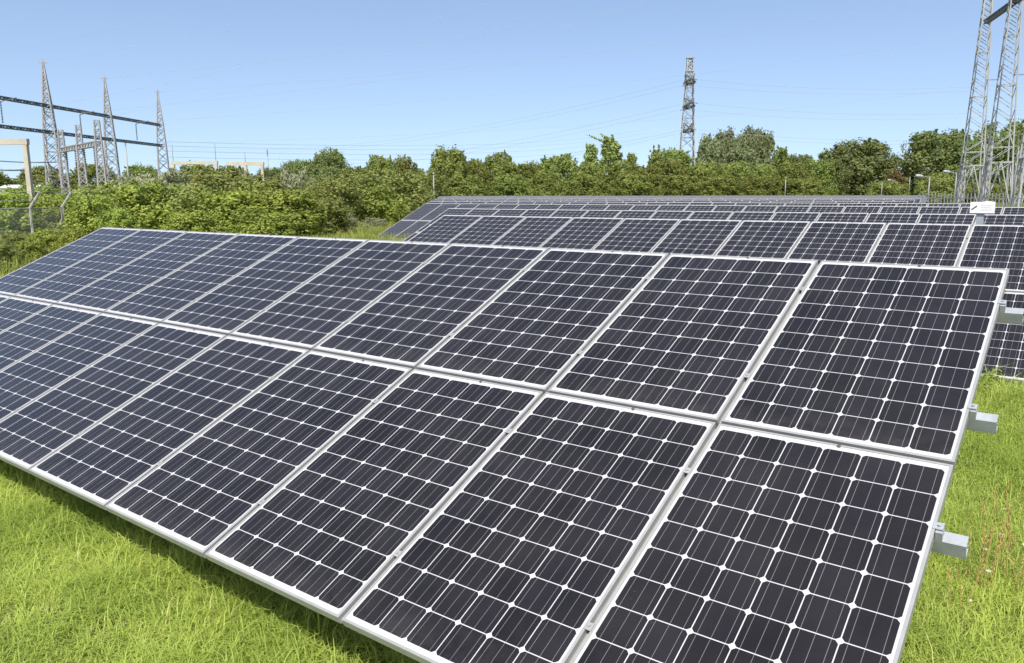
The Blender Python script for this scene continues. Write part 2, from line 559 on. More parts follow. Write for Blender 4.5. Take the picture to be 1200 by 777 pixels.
def panel(row, tier, k, x, y, z, detailed, fromright):
    """k counts from the row's named end; x = left edge"""
    v = -PH / 2 if tier == 'upper' else -(PH * 1.5 + GAP)
    c = plane(0, y, z, x + PW / 2, v)
    jit = (random.uniform(-.0012, .0012), random.uniform(-.0012, .0012), 0)
    if detailed:
        o = empty('solar_panel', c, (TILT + jit[0], jit[1], 0))
        link_mesh('frame', ME_FRAME, o)
        link_mesh('cell_laminate', ME_LAM, o)
        link_mesh('earthing_stud', ME_HOLE, o)
        link_mesh('junction_box', ME_JB, o)
    else:
        o = link_mesh('solar_panel', ME_FAR, None, c, (TILT + jit[0] * 2, jit[1], 0))
    end = 'right' if fromright else 'left'
    if k == 1:
        lb = f'dark solar panel with pale frame at the {end} end of the {ROWNAME[row]}, {tier} tier'
    else:
        lb = f'dark solar panel with pale frame, {ordw(k)} from {end} end, {tier} tier of {ROWNAME[row]}'
    tag(o, lb, 'solar panel', GRP[row])
    return o


PURLIN_V = (-0.36, -1.27, -2.03, -2.94)


def rack(row, x0, x1, y, z, clamps, over=0.105):
    """mounting rack: four purlins, rafters on pairs of posts, clamps on the panel seams"""
    r = empty('mounting_rack', (x0, y, 0))
    tag(r, {1: 'galvanised steel mounting rack with protruding purlins under the nearest panel row'}.get(row, f'galvanised steel mounting rack under the {ROWNAME[row]} of panels'),
        'mounting rack', 'racks carrying the panel rows')
    L = x1 - x0
    def W(u, v, n): return Vector((u, v * CT - n * ST, z + v * ST + n * CT))
    for v in PURLIN_V:
        m = MB()
        a, b = -0.12, L + over
        def seg(v0, v1, n0, n1):
            p = [W(a, v0, n0), W(b, v0, n0), W(b, v1, n0), W(a, v1, n0), W(a, v0, n1), W(b, v0, n1), W(b, v1, n1), W(a, v1, n1)]
            m.add(p, [(3, 2, 1, 0), (4, 5, 6, 7), (0, 1, 5, 4), (1, 2, 6, 5), (2, 3, 7, 6), (3, 0, 4, 7)])
        t = -0.044
        seg(v - 0.028, v - 0.024, t - 0.064, t)            # front web
        seg(v - 0.024, v + 0.028, t - 0.004, t)            # top flange
        seg(v - 0.024, v + 0.028, t - 0.064, t - 0.060)    # lower flange
        seg(v + 0.024, v + 0.028, t - 0.020, t - 0.004)    # lips
        seg(v + 0.024, v + 0.028, t - 0.060, t - 0.046)
        m.build('purlin', M['galv'], r)
    nr = max(2, int(round(L / 2.6)) + 1)
    for i in range(nr):
        u = 0.5 + (L - 1.0) * i / (nr - 1)
        MB().tube(W(u, -3.2, -0.165), W(u, -0.15, -0.165), 0.05, n=4, roll=math.pi / 4).build('rafter', M['galv'], r)
        for v in (-0.75, -2.7):
            p = W(u, v, -0.20)
            gy = float(gh(0, y + p.y))
            MB().tube((u, p.y, gy - 0.4), (u, p.y, p.z), 0.042, n=8).build('post', M['galv'], r, True)
    if clamps:
        us = [k * PITCHX - GAP / 2 for k in range(1, int(round((L + GAP) / PITCHX)))]
        for u in us:
            for v in PURLIN_V:
                m = MB()
                p = [W(u + a_, v + b_, n_) for n_ in (0.0006, 0.004) for a_, b_ in ((-.0155, -.017), (.0155, -.017), (.0155, .017), (-.0155, .017))]
                m.add(p, [(3, 2, 1, 0), (4, 5, 6, 7), (0, 1, 5, 4), (1, 2, 6, 5), (2, 3, 7, 6), (3, 0, 4, 7)])
                m.tube(W(u, v, 0.003), W(u, v, 0.011), 0.0065, n=6)
                m.build('clamp', M['alu'], r)
        # seam rails showing in the gaps between neighbouring panels
        for v in PURLIN_V:
            m = MB()
            def cb(u0, u1, v0, v1, n0, n1):
                p = [W(a_, b_, n_) for n_ in (n0, n1) for a_, b_ in ((u0, v0), (u1, v0), (u1, v1), (u0, v1))]
                m.add(p, [(3, 2, 1, 0), (4, 5, 6, 7), (0, 1, 5, 4), (1, 2, 6, 5), (2, 3, 7, 6), (3, 0, 4, 7)])
            cb(L + 0.002, L + 0.026, v - 0.028, v + 0.028, -0.044, -0.004)
            cb(L - 0.010, L + 0.026, v - 0.017, v + 0.017, 0.0006, 0.005)
            m.tube(W(L + 0.012, v, 0.004), W(L + 0.012, v, 0.013), 0.0065, n=6)
            m.build('end_clamp', M['galv'], r)
        # gap strips
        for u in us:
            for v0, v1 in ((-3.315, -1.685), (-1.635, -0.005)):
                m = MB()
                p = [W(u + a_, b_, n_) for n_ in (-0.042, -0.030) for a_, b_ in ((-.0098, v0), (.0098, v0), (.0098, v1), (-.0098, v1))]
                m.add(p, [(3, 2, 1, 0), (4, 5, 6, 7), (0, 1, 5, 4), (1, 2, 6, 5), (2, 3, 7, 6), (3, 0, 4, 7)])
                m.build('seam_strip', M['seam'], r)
    return r


# nearest row: ten columns, right end at x = 0
X0 = -(10 * PITCHX - GAP)
for tier in ('upper', 'lower'):
    for k in range(1, 11):
        panel(1, tier, k, -(k * PITCHX - GAP), 0.0, ROW_TOP, True, True)
rack(1, X0, 0.0, 0.0, ROW_TOP, True)

RP = 6.65
def x_on_row(px, y):
    """x where the sight line through photo column px meets a row's top edge line"""
    d = Fw + Rv * ((px - 600) / FPX) - Uv * ((231 - 388.5) / FPX)
    return CAM.x + d.x * (y - CAM.y) / d.y


DZ = {3: -0.035}
SPEC = {2: (-10.06, 13), 3: (-15.83, 17), 4: (-23.05, 22), 5: (-29.0, 26)}
for row in range(6, 16):
    xa = x_on_row(min(515, 495 + 2 * row), RP * (row - 1)); xb = x_on_row(1090, RP * (row - 1))
    SPEC[row] = (xa, int((xb - xa) / PITCHX))
far_low = MB()
ROWNAME.update({9: 'ninth row', 10: 'tenth row', 11: 'eleventh row', 12: 'twelfth row', 13: 'thirteenth row', 14: 'fourteenth row', 15: 'farthest row'})
for row, (xl, n) in SPEC.items():
    y, z = RP * (row - 1), ROW_TOP + DZ.get(row, 0.0)
    for k in range(1, n + 1):
        x = xl + (k - 1) * PITCHX
        if row <= 8: panel(row, 'upper', k, x, y, z, row <= 2, False)
        if row <= 5:
            panel(row, 'lower', k, x, y, z, row <= 2, False)
            continue
        for v in (-PH / 2, -(PH * 1.5 + GAP)):
            if row <= 8 and v > -1: continue
            mt = Matrix.Translation(plane(0, y, z, x + PW / 2, v)) @ Matrix.Rotation(TILT, 4, 'X')
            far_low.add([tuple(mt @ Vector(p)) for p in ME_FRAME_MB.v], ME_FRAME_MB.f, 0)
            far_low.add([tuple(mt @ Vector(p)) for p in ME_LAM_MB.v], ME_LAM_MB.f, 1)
    rack(row, xl, xl + n * PITCHX - GAP, y, z, row == 2)
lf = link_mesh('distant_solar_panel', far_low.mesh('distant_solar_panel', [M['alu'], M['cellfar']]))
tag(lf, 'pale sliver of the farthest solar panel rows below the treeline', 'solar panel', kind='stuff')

# white board on a short post just behind the second row's top edge
p = at(1152, 243, 10.4)
sg = empty('notice_board', (p.x, p.y + 0.0, float(gh(p.x, p.y))), (0, 0, YAW - 0.75))
tag(sg, 'small white board with a dark mark on a grey post behind the second row', 'sign')
zt = p.z - sg.location.z
MB().box(-0.065, 0.02, -0.012, 0.03, -0.3, zt - 0.04).build('post', M['galv'], sg)
bd = MB().box(-0.142, 0.142, -0.04, -0.0125, zt - 0.075, zt + 0.07)
bd.add([(0.0, -0.038, zt + 0.07), (0.138, -0.038, zt + 0.07), (0.05, -0.038, zt + 0.083), (0.0, -0.015, zt + 0.07), (0.138, -0.015, zt + 0.07), (0.05, -0.015, zt + 0.083)],
       [(0, 1, 2), (5, 4, 3), (1, 4, 5, 2), (2, 5, 3, 0)])
bd = bd.build('board', M['white'], sg)
mk = MB().add([(-0.13, -0.0425, zt - 0.028), (-0.118, -0.0425, zt - 0.036), (-0.058, -0.0425, zt + 0.012), (-0.066, -0.0425, zt + 0.026)], [(0, 1, 2, 3)])
mk.build('logo', M['ink'], bd)
ln = MB()
for i in range(4):
    ln.add([(-0.02, -0.0425, zt + 0.03 - i * 0.022), (0.12 - 0.02 * (i % 2), -0.0425, zt + 0.03 - i * 0.022),
            (0.12 - 0.02 * (i % 2), -0.0425, zt + 0.024 - i * 0.022), (-0.02, -0.0425, zt + 0.024 - i * 0.022)], [(3, 2, 1, 0)])
ln.build('lettering', M['inkpale'], bd)

# ------------------------------------------------------------------ lattice steelwork
def lattice(root, prof, nseg, leg_t, br_t, style='x', mat='tower', top_cap=True):
    """prof: list of (height, half width); four legs and one bracing mesh as parts of root"""
    hs = [p_[0] for p_ in prof]; ws = [p_[1] for p_ in prof]
    def hw(h): return float(np.interp(h, hs, ws))
    cs = [(-1, -1), (1, -1), (1, 1), (-1, 1)]
    H = hs[-1]
    for a, b in cs:
        m = MB()
        for i in range(len(prof) - 1):
            w0, w1 = ws[i], ws[i + 1]
            m.bar((a * w0, b * w0, hs[i]), (a * w1, b * w1, hs[i + 1]), leg_t * (1.0 if i == 0 else 0.85))
        m.build('leg', M[mat], root)
    lev = [0.0]
    while lev[-1] < H - 0.3:
        lev.append(lev[-1] + max(nseg * hw(lev[-1]) * 2, 0.35))
    lev[-1] = H
    m = MB()
    for i in range(len(lev) - 1):
        h0, h1 = lev[i], lev[i + 1]
        w0, w1 = hw(h0), hw(h1)
        for s in range(4):
            (a, b), (c, d) = cs[s], cs[(s + 1) % 4]
            A, B_ = (a * w0, b * w0, h0), (c * w0, d * w0, h0)
            C, D = (a * w1, b * w1, h1), (c * w1, d * w1, h1)
            if style == 'x' or (style == 'mix' and h0 < H * 0.3):
                m.bar(A, D, br_t); m.bar(B_, C, br_t)
                if i % 2 == 0: m.bar(C, D, br_t)
            else:
                if h1 < H * 0.19 or (s % 2 and i % 2): continue
                if (s < 2) == (h0 > H * 0.27): m.bar(C, B_, br_t)
                else: m.bar(A, D, br_t)
                if i % 5 == 3: m.bar(C, D, br_t * 1.1)
    m.build('bracing', M[mat], root)


def disc_string(m, a, b, r=0.10, n=9):
    a, b = Vector(a), Vector(b)
    m.tube(a, b, r * 0.25, n=5)
    for k in range(n):
        p_ = a.lerp(b, (k + 0.5) / n)
        d = (b - a).normalized() * (0.3 * (b - a).length / n)
        m.tube(p_, p_ + d, r, r * 0.6, n=7)


VIEW = math.atan2(Fw.y, Fw.x)

# central transmission pylon, cross-arms seen nearly end-on
PYL_D = 220
pb = ground_at(803.5, PYL_D)
pyl = empty('transmission_pylon', pb, (0, 0, VIEW - R(12.5) + R(6)))
tag(pyl, 'tall grey lattice pylon rising behind the hedge in the middle', 'pylon')
zz = lambda y: at(805, y, PYL_D).z - pb.z
HT = zz(68)
lattice(pyl, [(0, 2.5), (zz(196), 1.95), (zz(154), 1.6), (zz(96), 0.95), (HT, 0.75)], 0.8, 0.30, 0.14, 'x')
ARMS = []
for yy, ln_ in ((97, 6.0), (125, 8.5), (154, 7.0)):
    h = zz(yy)
    for s in (-1, 1):
        m = MB()
        wv = 1.5
        tip = (s * ln_, 0, h + 0.2)
        for k in (-1, 1):
            m.bar((s * 1.2, k * wv, h), tip, 0.32); m.bar((s * 1.0, k * wv * .8, h + 2.2), tip, 0.26)
            for q_ in (0.25, 0.5, 0.75):
                a = Vector((s * 1.2, k * wv, h)).lerp(Vector(tip), q_); b = Vector((s * 1.0, k * wv * .8, h + 2.2)).lerp(Vector(tip), q_)
                m.bar(a, b, 0.16)
        m.bar((s * 1.4, -wv, h), (s * 1.4, wv, h), 0.3)
        arm = m.build('cross_arm', M['beam'], pyl)  # dark steel over the whole arm paints in its shaded underside
        for k in (-1, 1):
            mi_ = MB(); disc_string(mi_, (tip[0], 0, tip[2]), (tip[0], k * 1.5, tip[2] - 0.3), 0.18, 8)
            mi_.build('insulator', M['insul'], arm)
        ARMS.append((s, ln_, h))
m = MB()
for k in (-1, 1): m.bar((k * .85, .85, HT - 3.5), (k * -.85, -.85, HT), .25)
m.box(-1.0, 1.0, -1.0, 1.0, HT - 0.15, HT + 0.15); m.box(-1.1, 1.1, -1.1, 1.1, HT - 3.6, HT - 3.3)
m.build('peak', M['tower'], pyl)
bpy.context.view_layer.update()


def wire(a, b, sag, r, label, group, n=22):
    m = MB()
    a, b = Vector(a), Vector(b)
    pts = [a.lerp(b, t / n) - Vector((0, 0, sag * 4 * (t / n) * (1 - t / n))) for t in range(n + 1)]
    for i in range(n): m.tube(pts[i], pts[i + 1], r, n=4)
    o = m.build('overhead_wire', M['wire'], None)
    # put the origin at the wire's first end
    me = o.data
    me.transform(Matrix.Translation(-a)); o.location = a
    tag(o, label, 'wire', group)


LV = ['top', 'middle', 'lowest']
for i, (s, ln_, h) in enumerate(ARMS):
    base = pyl.matrix_world
    side = 'nearer' if s < 0 else 'farther'
    l0 = base @ Vector((s * ln_, 2.2, h - 0.1)); r0 = base @ Vector((s * ln_, -2.2, h - 0.1))
    ylev = i // 2
    # the line's course: off to the left and away; off to the right
    yl = (168, 188, 207)[ylev] + (3 if s > 0 else 0)
    wire(l0, at(180, yl, 400 if s < 0 else 405), 9, 0.03, f'thin overhead wire leftward from the central pylon, {LV[ylev]} arm, {side} side', 'conductors of the central pylon')
    yr = (88, 121, 152)[ylev] + (5 if s > 0 else 0)
    wire(r0, at(1330, yr - 6, 215 if s < 0 else 220), 3.5, 0.032, f'thin overhead wire rightward from the central pylon, {LV[ylev]} arm, {side} side', 'conductors of the central pylon')

# right-hand portal of three tall lattice towers, coming toward the camera
RT = [(1136, 80, 'farthest of the three tall lattice masts at the right edge'),
      (1167, 71.5, 'middle of the three tall lattice masts at the right edge'),
      (1209, 63.0, 'nearest of the tall lattice masts, mostly cut by the right edge')]
BEAMZ = at(1150, 26, 80).z
tops = []
for px, D, lab in RT:
    b = ground_at(px, D)
    t = empty('lattice_mast', b, (0, 0, YAW - R(31) + R(11)))
    tag(t, 'pale grey ' + lab, 'lattice mast', 'masts of the right-hand line portal')
    hb = BEAMZ - b.z
    lattice(t, [(0, 1.12), (hb * 0.335, 0.80), (hb, 0.40), (hb + 5.5, 0.18)], 0.72, 0.115, 0.055, 'single')
    # splayed foot frame: horizontal ring and inverted V struts
    m = MB()
    h1 = hb * 0.245; wv = 0.885
    for a, c in (((-1, -1), (1, -1)), ((1, -1), (1, 1)), ((1, 1), (-1, 1)), ((-1, 1), (-1, -1))):
        P1, P2 = Vector((a[0] * wv, a[1] * wv, h1)), Vector((c[0] * wv, c[1] * wv, h1))
        m.bar(P1, P2, 0.12)
        mid = (P1 + P2) / 2
        for e in (a, c): m.bar(mid, (e[0] * 1.1, e[1] * 1.1, 0.1), 0.09)
    m.build('foot_frame', M['tower'], t)
    m = MB(); h2 = hb * (0.70 if px != 1167 else 0.66)
    disc_string(m, (0.45, 0, h2), (1.5, 0, h2 - 0.02), 0.07, 6)
    m.build('insulator', M['insul'], t)
    tops.append(Vector((b.x, b.y, BEAMZ)))


def truss(a, b, hgt, t, mat, name, label, cat, group=None, n=None):
    a, b = Vector(a), Vector(b)
    o = empty(name, a)
    tag(o, label, cat, group)
    d = b - a
    L = d.length
    n = n or max(3, int(L / (hgt * 1.3)))
    side = Vector((-d.y, d.x, 0)).normalized() * hgt * 0.5
    up = Vector((0, 0, hgt * 0.5))
    cs = [side + up, side - up, -side - up, -side + up]
    m = MB()
    for c in cs: m.bar(c, d + c, t)
    m.build('chord', M[mat], o)
    m = MB()
    for i in range(n):
        p0, p1 = d * (i / n), d * ((i + 1) / n)
        for k in range(4):
            c0, c1 = cs[k], cs[(k + 1) % 4]
            m.bar(p0 + (c0 if i % 2 else c1), p1 + (c1 if i % 2 else c0), t * 0.6)
    m.build('bracing', M[mat], o)
    return o


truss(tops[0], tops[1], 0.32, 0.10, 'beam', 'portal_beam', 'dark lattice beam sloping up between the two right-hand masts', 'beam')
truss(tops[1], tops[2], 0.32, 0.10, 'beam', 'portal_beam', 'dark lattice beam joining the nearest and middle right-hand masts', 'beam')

# smaller steelwork at the feet of the right-hand masts
for px, D, hh, hw_, lab in ((1154, 92, 7.2, 0.40, 'short slim lattice support between the feet of the right masts'),
                            (1191, 86, 6.6, 0.40, 'short slim lattice support beside the nearest right mast'),
                            (1126, 98, 4.6, 0.36, 'low lattice support left of the right masts')):
    b = ground_at(px, D)
    t = empty('lattice_support', b, (0, 0, YAW - R(20)))
    tag(t, lab, 'lattice support', 'supports under the right masts')
    lattice(t, [(0, hw_), (hh, hw_ * 0.7)], 1.7, 0.08, 0.04, 'x')
    m = MB()
    for s in (-1, 0, 1): disc_string(m, (s * 0.35, 0, hh), (s * 0.35, 0, hh + 1.3), 0.12, 6)
    m.build('insulator', M['insul'], t)

# left gantry: three peaked lattice towers and two beams
GA = [(66, 70.0, 'leftmost'), (134.5, 79.3, 'middle'), (194, 89.6, 'rightmost')]
zu, zl, zp = at(55, 124, 70).z, at(57, 155, 70).z, at(50, 72, 70).z
gpos = []
for px, D, nm in GA:
    b = ground_at(px, D)
    t = empty('gantry_tower', b, (0, 0, YAW + R(30) - R(12)))
    tag(t, f'{nm} of the three peaked lattice towers in the left substation', 'lattice tower', 'peaked gantry towers of the left substation')
    g0 = b.z
    lattice(t, [(0, 0.66), (zl - g0, 0.44), (zu - g0, 0.32), (zp - g0 - 0.4, 0.06), (zp - g0, 0.04)], 0.95, 0.10, 0.05, 'x', 'gantry')
    m = MB(); m.bar((-0.32, 0, zp - g0 - .1), (0.32, 0, zp - g0 - .1), 0.07); m.bar((0, 0, zp - g0 - .2), (0, 0, zp - g0 + .25), 0.05)
    m.build('peak_bracket', M['gantry'], t)
    gpos.append(Vector((b.x, b.y, 0)))
step = (gpos[0] - gpos[1])
first = gpos[0] + step * 1.25
for zlev, nm in ((zu, 'upper'), (zl, 'lower')):
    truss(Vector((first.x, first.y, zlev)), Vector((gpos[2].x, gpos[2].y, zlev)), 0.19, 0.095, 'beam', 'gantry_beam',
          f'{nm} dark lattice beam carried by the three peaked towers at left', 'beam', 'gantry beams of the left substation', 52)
for i, (f, nm) in enumerate(((0.62, 'left of the leftmost'), (1.5, 'between the leftmost and middle'), (2.5, 'between the middle and rightmost'))):
    q_ = first.lerp(gpos[0], f / 1.25) if f < 1.2 else gpos[int(f) - 1].lerp(gpos[int(f)], f - int(f))
    o = empty('insulator_string', (q_.x, q_.y, zu - 0.3))
    tag(o, f'thin hanging insulator string {nm} peaked tower', 'insulator', 'insulator strings under the upper gantry beam')
    m = MB(); disc_string(m, (0, 0, 0), (0, 0, -(zu - zl) * 0.75), 0.09, 14); m.build('discs', M['insul'], o)
    m = MB(); m.bar((0, 0, 0), (1.5, 0.6, 0.25), 0.05); m.build('arm', M['beam'], o)

# lower three-legged bus support standing nearer
LP = [(78, 68.0, 'left'), (99, 63.5, 'middle'), (121, 59.5, 'right')]
zb = at(114, 168, 59.5).z
zt3 = at(118, 141, 59.5).z
lp = []
for px, D, nm in LP:
    b = ground_at(px, D)
    t = empty('bus_support', b, (0, 0, YAW + R(28) - R(8)))
    tag(t, f'{nm} of three short straight lattice supports among the peaked towers', 'lattice support', 'short lattice supports of the left substation')
    lattice(t, [(0, 0.33), (zb - b.z, 0.21), (zt3 - b.z, 0.17)], 1.1, 0.09, 0.045, 'x', 'gantry')
    lp.append(Vector((b.x, b.y, zb)))
tr = truss(lp[0], lp[2], 0.32, 0.08, 'gantry', 'bus_beam', 'short lattice beam with hanging insulators across the three short supports', 'beam')
for k in range(4):
    q_ = (lp[2] - lp[0]) * ((k + 0.5) / 4)
    m = MB(); disc_string(m, q_ + Vector((0, 0, -0.2)), q_ + Vector((0, 0, -1.6)), 0.10, 8); m.build('insulator', M['insul'], tr)

# cream concrete portals
def portal(pxa, pxb, ytop, D, post_w, label, posts, spikes=()):
    a, b = at(pxa, ytop, D), at(pxb, ytop, D)
    g = ground_at((pxa + pxb) / 2, D)
    o = empty('concrete_portal', (a.x, a.y, g.z))
    tag(o, label, 'portal frame')
    d = b - a; d.z = 0
    u = d.normalized(); nrm = Vector((-u.y, u.x, 0))
    H = a.z - g.z
    def bx(m, s0, s1, z0, z1, t):
        p_ = [u * s + nrm * n_ + Vector((0, 0, z)) for z in (z0, z1) for s, n_ in ((s0, -t), (s1, -t), (s1, t), (s0, t))]
        m.add(p_, [(3, 2, 1, 0), (4, 5, 6, 7), (0, 1, 5, 4), (1, 2, 6, 5), (2, 3, 7, 6), (3, 0, 4, 7)])
    m = MB(); bx(m, -post_w * .7, d.length + post_w * .7, H - post_w * 1.3, H, post_w * 0.55); m.build('beam', M['cream'], o)
    for f in posts:
        m = MB(); s = d.length * f
        bx(m, s - post_w / 2, s + post_w / 2, -0.3, H - post_w * 1.3, post_w * 0.5); m.build('post', M['cream'], o)
    for f, hh in spikes:
        q_ = u * d.length * f
        m = MB(); m.tube(q_ + Vector((0, 0, H)), q_ + Vector((0, 0, H + hh)), post_w * 0.22, post_w * 0.1, n=6); m.build('spike', M['gantry'], o)
    return o


portal(-60, 29, 163, 46, 0.25, 'cream concrete portal frame cut by the left edge', (0, 1))
portal(203, 253, 189, 120, 0.36, 'long cream portal frame far behind the left shrubs', (0, 1), ((0, 2.4), (1, 2.6)))
portal(268, 307, 190, 100, 0.32, 'small narrow cream portal beyond the left shrubs', (0.5, 1), ((0.5, 1.2),))
for px, yt, lab in ((152, 172, 'thin pale mast left of the rightmost peaked tower'), (316, 183, 'thin dull mast right of the small cream portal')):
    b = ground_at(px, 110)
    o = empty('thin_mast', b)
    tag(o, lab, 'mast', 'thin masts of the left substation')
    h = at(px, yt, 110).z - b.z
    MB().tube((0, 0, -.2), (0, 0, h), 0.16, 0.09, n=6).build('pole', M['gantry'], o, True)
    m = MB(); disc_string(m, (0, 0, h), (0, 0, h + 0.9), 0.14, 5); m.build('insulator', M['insul'], o)

# white low building behind the left shrubs
p = ground_at(30, 95)
bl = empty('low_building', p, (0, 0, YAW + R(8)))
tag(bl, 'small low white building with pale roof behind left shrubs', 'building')
MB().box(-1.9, 1.9, -2, 2, -0.2, 2.7).build('wall', M['wall'], bl)
MB().add([(-2.1, -2.3, 2.703), (2.1, -2.3, 2.703), (2.1, 2.3, 2.703), (-2.1, 2.3, 2.703), (-2.1, 0, 3.1), (2.1, 0, 3.1)],
         [(3, 2, 1, 0), (0, 1, 5, 4), (2, 3, 4, 5), (1, 2, 5), (3, 0, 4)]).build('roof', M['roof'], bl)
for x in (-1.4, 0.5):
    MB().box(x, x + 0.9, -2.03, -2.003, 1.1, 2.2).build('window', M['glass'], bl)

# ------------------------------------------------------------------ wires from the left gantry and across the sky
SKY = [((54, 124, 70), (700, -40, 90), 1.2, 'from the leftmost peaked tower'), ((128, 136, 79.3), (760, -30, 98), 1.2, 'from the middle peaked tower'),
       ((188, 147, 89.6), (830, -24, 108), 1.2, 'from the rightmost peaked tower'), ((50, 73, 70), (420, -20, 86), .8, 'from the leftmost tower peak'),
       ((126, 91, 79.3), (980, -40, 108), 1.4, 'from the middle tower peak'), ((184, 107, 89.6), (1120, -10, 125), 2.0, 'from the rightmost tower peak'),
       ((95, 132, 74), (1250, -30, 115), 1.5, 'between the leftmost and middle towers'), ((161, 143, 84), (1320, 10, 130), 2.0, 'between the middle and rightmost towers'),
       ((-60, 70, 62), (320, -15, 80), .5, 'crossing the upper left corner'), ((190, 168, 89.6), (1400, 60, 150), 3.0, 'rising rightward from the rightmost tower')]
for a, b, sg_, lab in SKY:
    wire(at(*a), at(*b), sg_, 0.009, 'faint thin overhead wire ' + lab, 'wires of the left substation', 26)
for y0, y1, lab in ((166, 163, 'topmost'), (171, 167, 'second'), (177, 172, 'third'), (184, 178, 'lowest')):
    wire(at(195, y0, 92), at(760, y1 - 12, 300), 2.5, 0.02, f'{lab} of the low flat wires right of the left substation', 'low wires of the left substation')
wire(at(-20, 187, 60), at(66, 190, 70), 0.1, 0.05, 'short dark bus wire at the far left under the gantry', 'wires of the left substation', 4)
wire(at(-20, 197, 60), at(30, 199, 66), 0.1, 0.06, 'lowest short dark bus wire at the left edge', 'wires of the left substation', 4)

# ------------------------------------------------------------------ chain-link fence at left
def chain_fence():
    posts = [at(-70, 226, 27.5), at(-18, 226, 29.0), at(33, 226, 30.5), at(71, 226, 32.5)]
    base = [Vector((p_.x, p_.y, float(gh(p_.x, p_.y)))) for p_ in posts]
    o = empty('chain_link_fence', base[0])
    tag(o, 'old chain-link fence with angled post tops at the left edge', 'fence')
    r0_ = base[0]
    u = (base[3] - base[2]).normalized()
    lean = Rv.copy(); lean.z = 0; lean.normalize()
    HF = at(71, 243, 32.5).z - base[3].z
    for i, b in enumerate(base):
        m = MB()
        q_ = b - r0_
        m.tube(q_ + Vector((0, 0, -0.3)), q_ + Vector((0, 0, HF + 0.05)), 0.055 if i != 3 else 0.075, n=6)
        m.tube(q_ + Vector((0, 0, HF)), q_ + lean * 0.45 + Vector((0, 0, HF + 0.62)), 0.055, 0.045, n=6)
        m.build('post', M['wood'], o)
    m = MB()
    m.tube(base[3] - r0_ + Vector((0, 0, HF * 0.66)), base[3] - r0_ - u * 1.3 + Vector((0, 0, -0.1)), 0.055, n=6)
    m.build('brace', M['wood'], o)
    for i in range(3):
        for h in (HF, 0.15):
            m = MB()
            m.tube(base[i] - r0_ + Vector((0, 0, h)), base[i + 1] - r0_ + Vector((0, 0, h)), 0.022 if h > 1 else 0.01, n=5)
            m.build('rail', M['wiremesh'], o)
        for k in (0.5, 1.0):
            m = MB()
            m.tube(base[i] - r0_ + lean * 0.45 * k + Vector((0, 0, HF + 0.62 * k)), base[i + 1] - r0_ + lean * 0.45 * k + Vector((0, 0, HF + 0.62 * k)), 0.008, n=4)
            m.build('top_wire', M['wiremesh'], o)
    m = MB()
    for i in range(3):
        a, b = base[i] - r0_, base[i + 1] - r0_
        L = (b - a).length; n = int(L / 0.09)
        du = (b - a) / L
        for k in range(-int(HF / 0.09), n):
            for s in (1, -1):
                s0, s1, z0, z1 = k * 0.09, k * 0.09 + HF, 0.0, HF
                if s0 < 0: z0 = -s0; s0 = 0
                if s1 > L: z1 -= s1 - L; s1 = L
                if s < 0: z0, z1 = HF - z0, HF - z1
                m.bar(a + du * s0 + Vector((0, 0, z0)), a + du * s1 + Vector((0, 0, z1)), 0.006)
    m.build('chain_link', M['wiremesh'], o)


chain_fence()

# palisade fence at right behind the fifth row
def palisade():
    a, b = ground_at(1078, 62), ground_at(1260, 52)
    o = empty('palisade_fence', a)
    tag(o, 'grey steel palisade fence below the right-hand masts', 'fence')
    d = b - a; L = d.length; du = d / L
    m = MB(); n = int(L / 0.26)
    for k in range(n + 1):
        q_ = du * (k * L / n)
        m.tube(q_ + Vector((0, 0, 0.05)), q_ + Vector((0, 0, 1.66)), 0.05, 0.045, n=4); m.tube(q_ + Vector((0, 0, 1.66)), q_ + Vector((0, 0, 1.8)), 0.045, 0.008, n=4)
    m.build('pale', M['palis'], o)
    m = MB()
    for h in (0.35, 1.4): MB().bar(Vector((0, 0, h)), d + Vector((0, 0, h)), 0.05).build('rail', M['palis'], o)


palisade()

# lamp posts
def lamp(px, ytop, D, side, label, r=0.055):
    if D > 75 and px < 1080: D *= 1.6; r *= 1.5
    b = ground_at(px, D)
    o = empty('street_lamp', b)
    tag(o, label, 'street lamp', 'street lamps beyond the panel rows')
    H = at(px, ytop, D).z - b.z
    r *= 0.8
    MB().tube((0, 0, -0.2), (0, 0, H), r * 1.25, r, n=8).build('pole', M['lamp'], o, True)
    if side:
        lt = R0 * side
        m = MB()
        for i in range(3): m.tube(lt * 0.22 * i + Vector((0, 0, H + .04 * i)), lt * .22 * (i + 1) + Vector((0, 0, H + .04 * (i + 1))), r * .8, n=6)
        m.tube((0, 0, H - 0.02), (0, 0, H + 0.01), r * .8, n=6)
        m.build('arm', M['lamp'], o)
        hd = MB()
        c0, c1 = lt * 0.6 + Vector((0, 0, H + .10)), lt * 1.25 + Vector((0, 0, H + .18))
        hd.tube(c0, c0.lerp(c1, .4), 0.07, 0.15, n=8); hd.tube(c0.lerp(c1, .4), c1, 0.15, 0.10, n=8)
        hd.build('lamp_head', M['lamphead'], o, True)
    else:
        MB().tube((0, 0, H), (0, 0, H + 0.12), r * 2.0, r * 1.2, n=8).build('lamp_head', M['lamphead'], o, True)


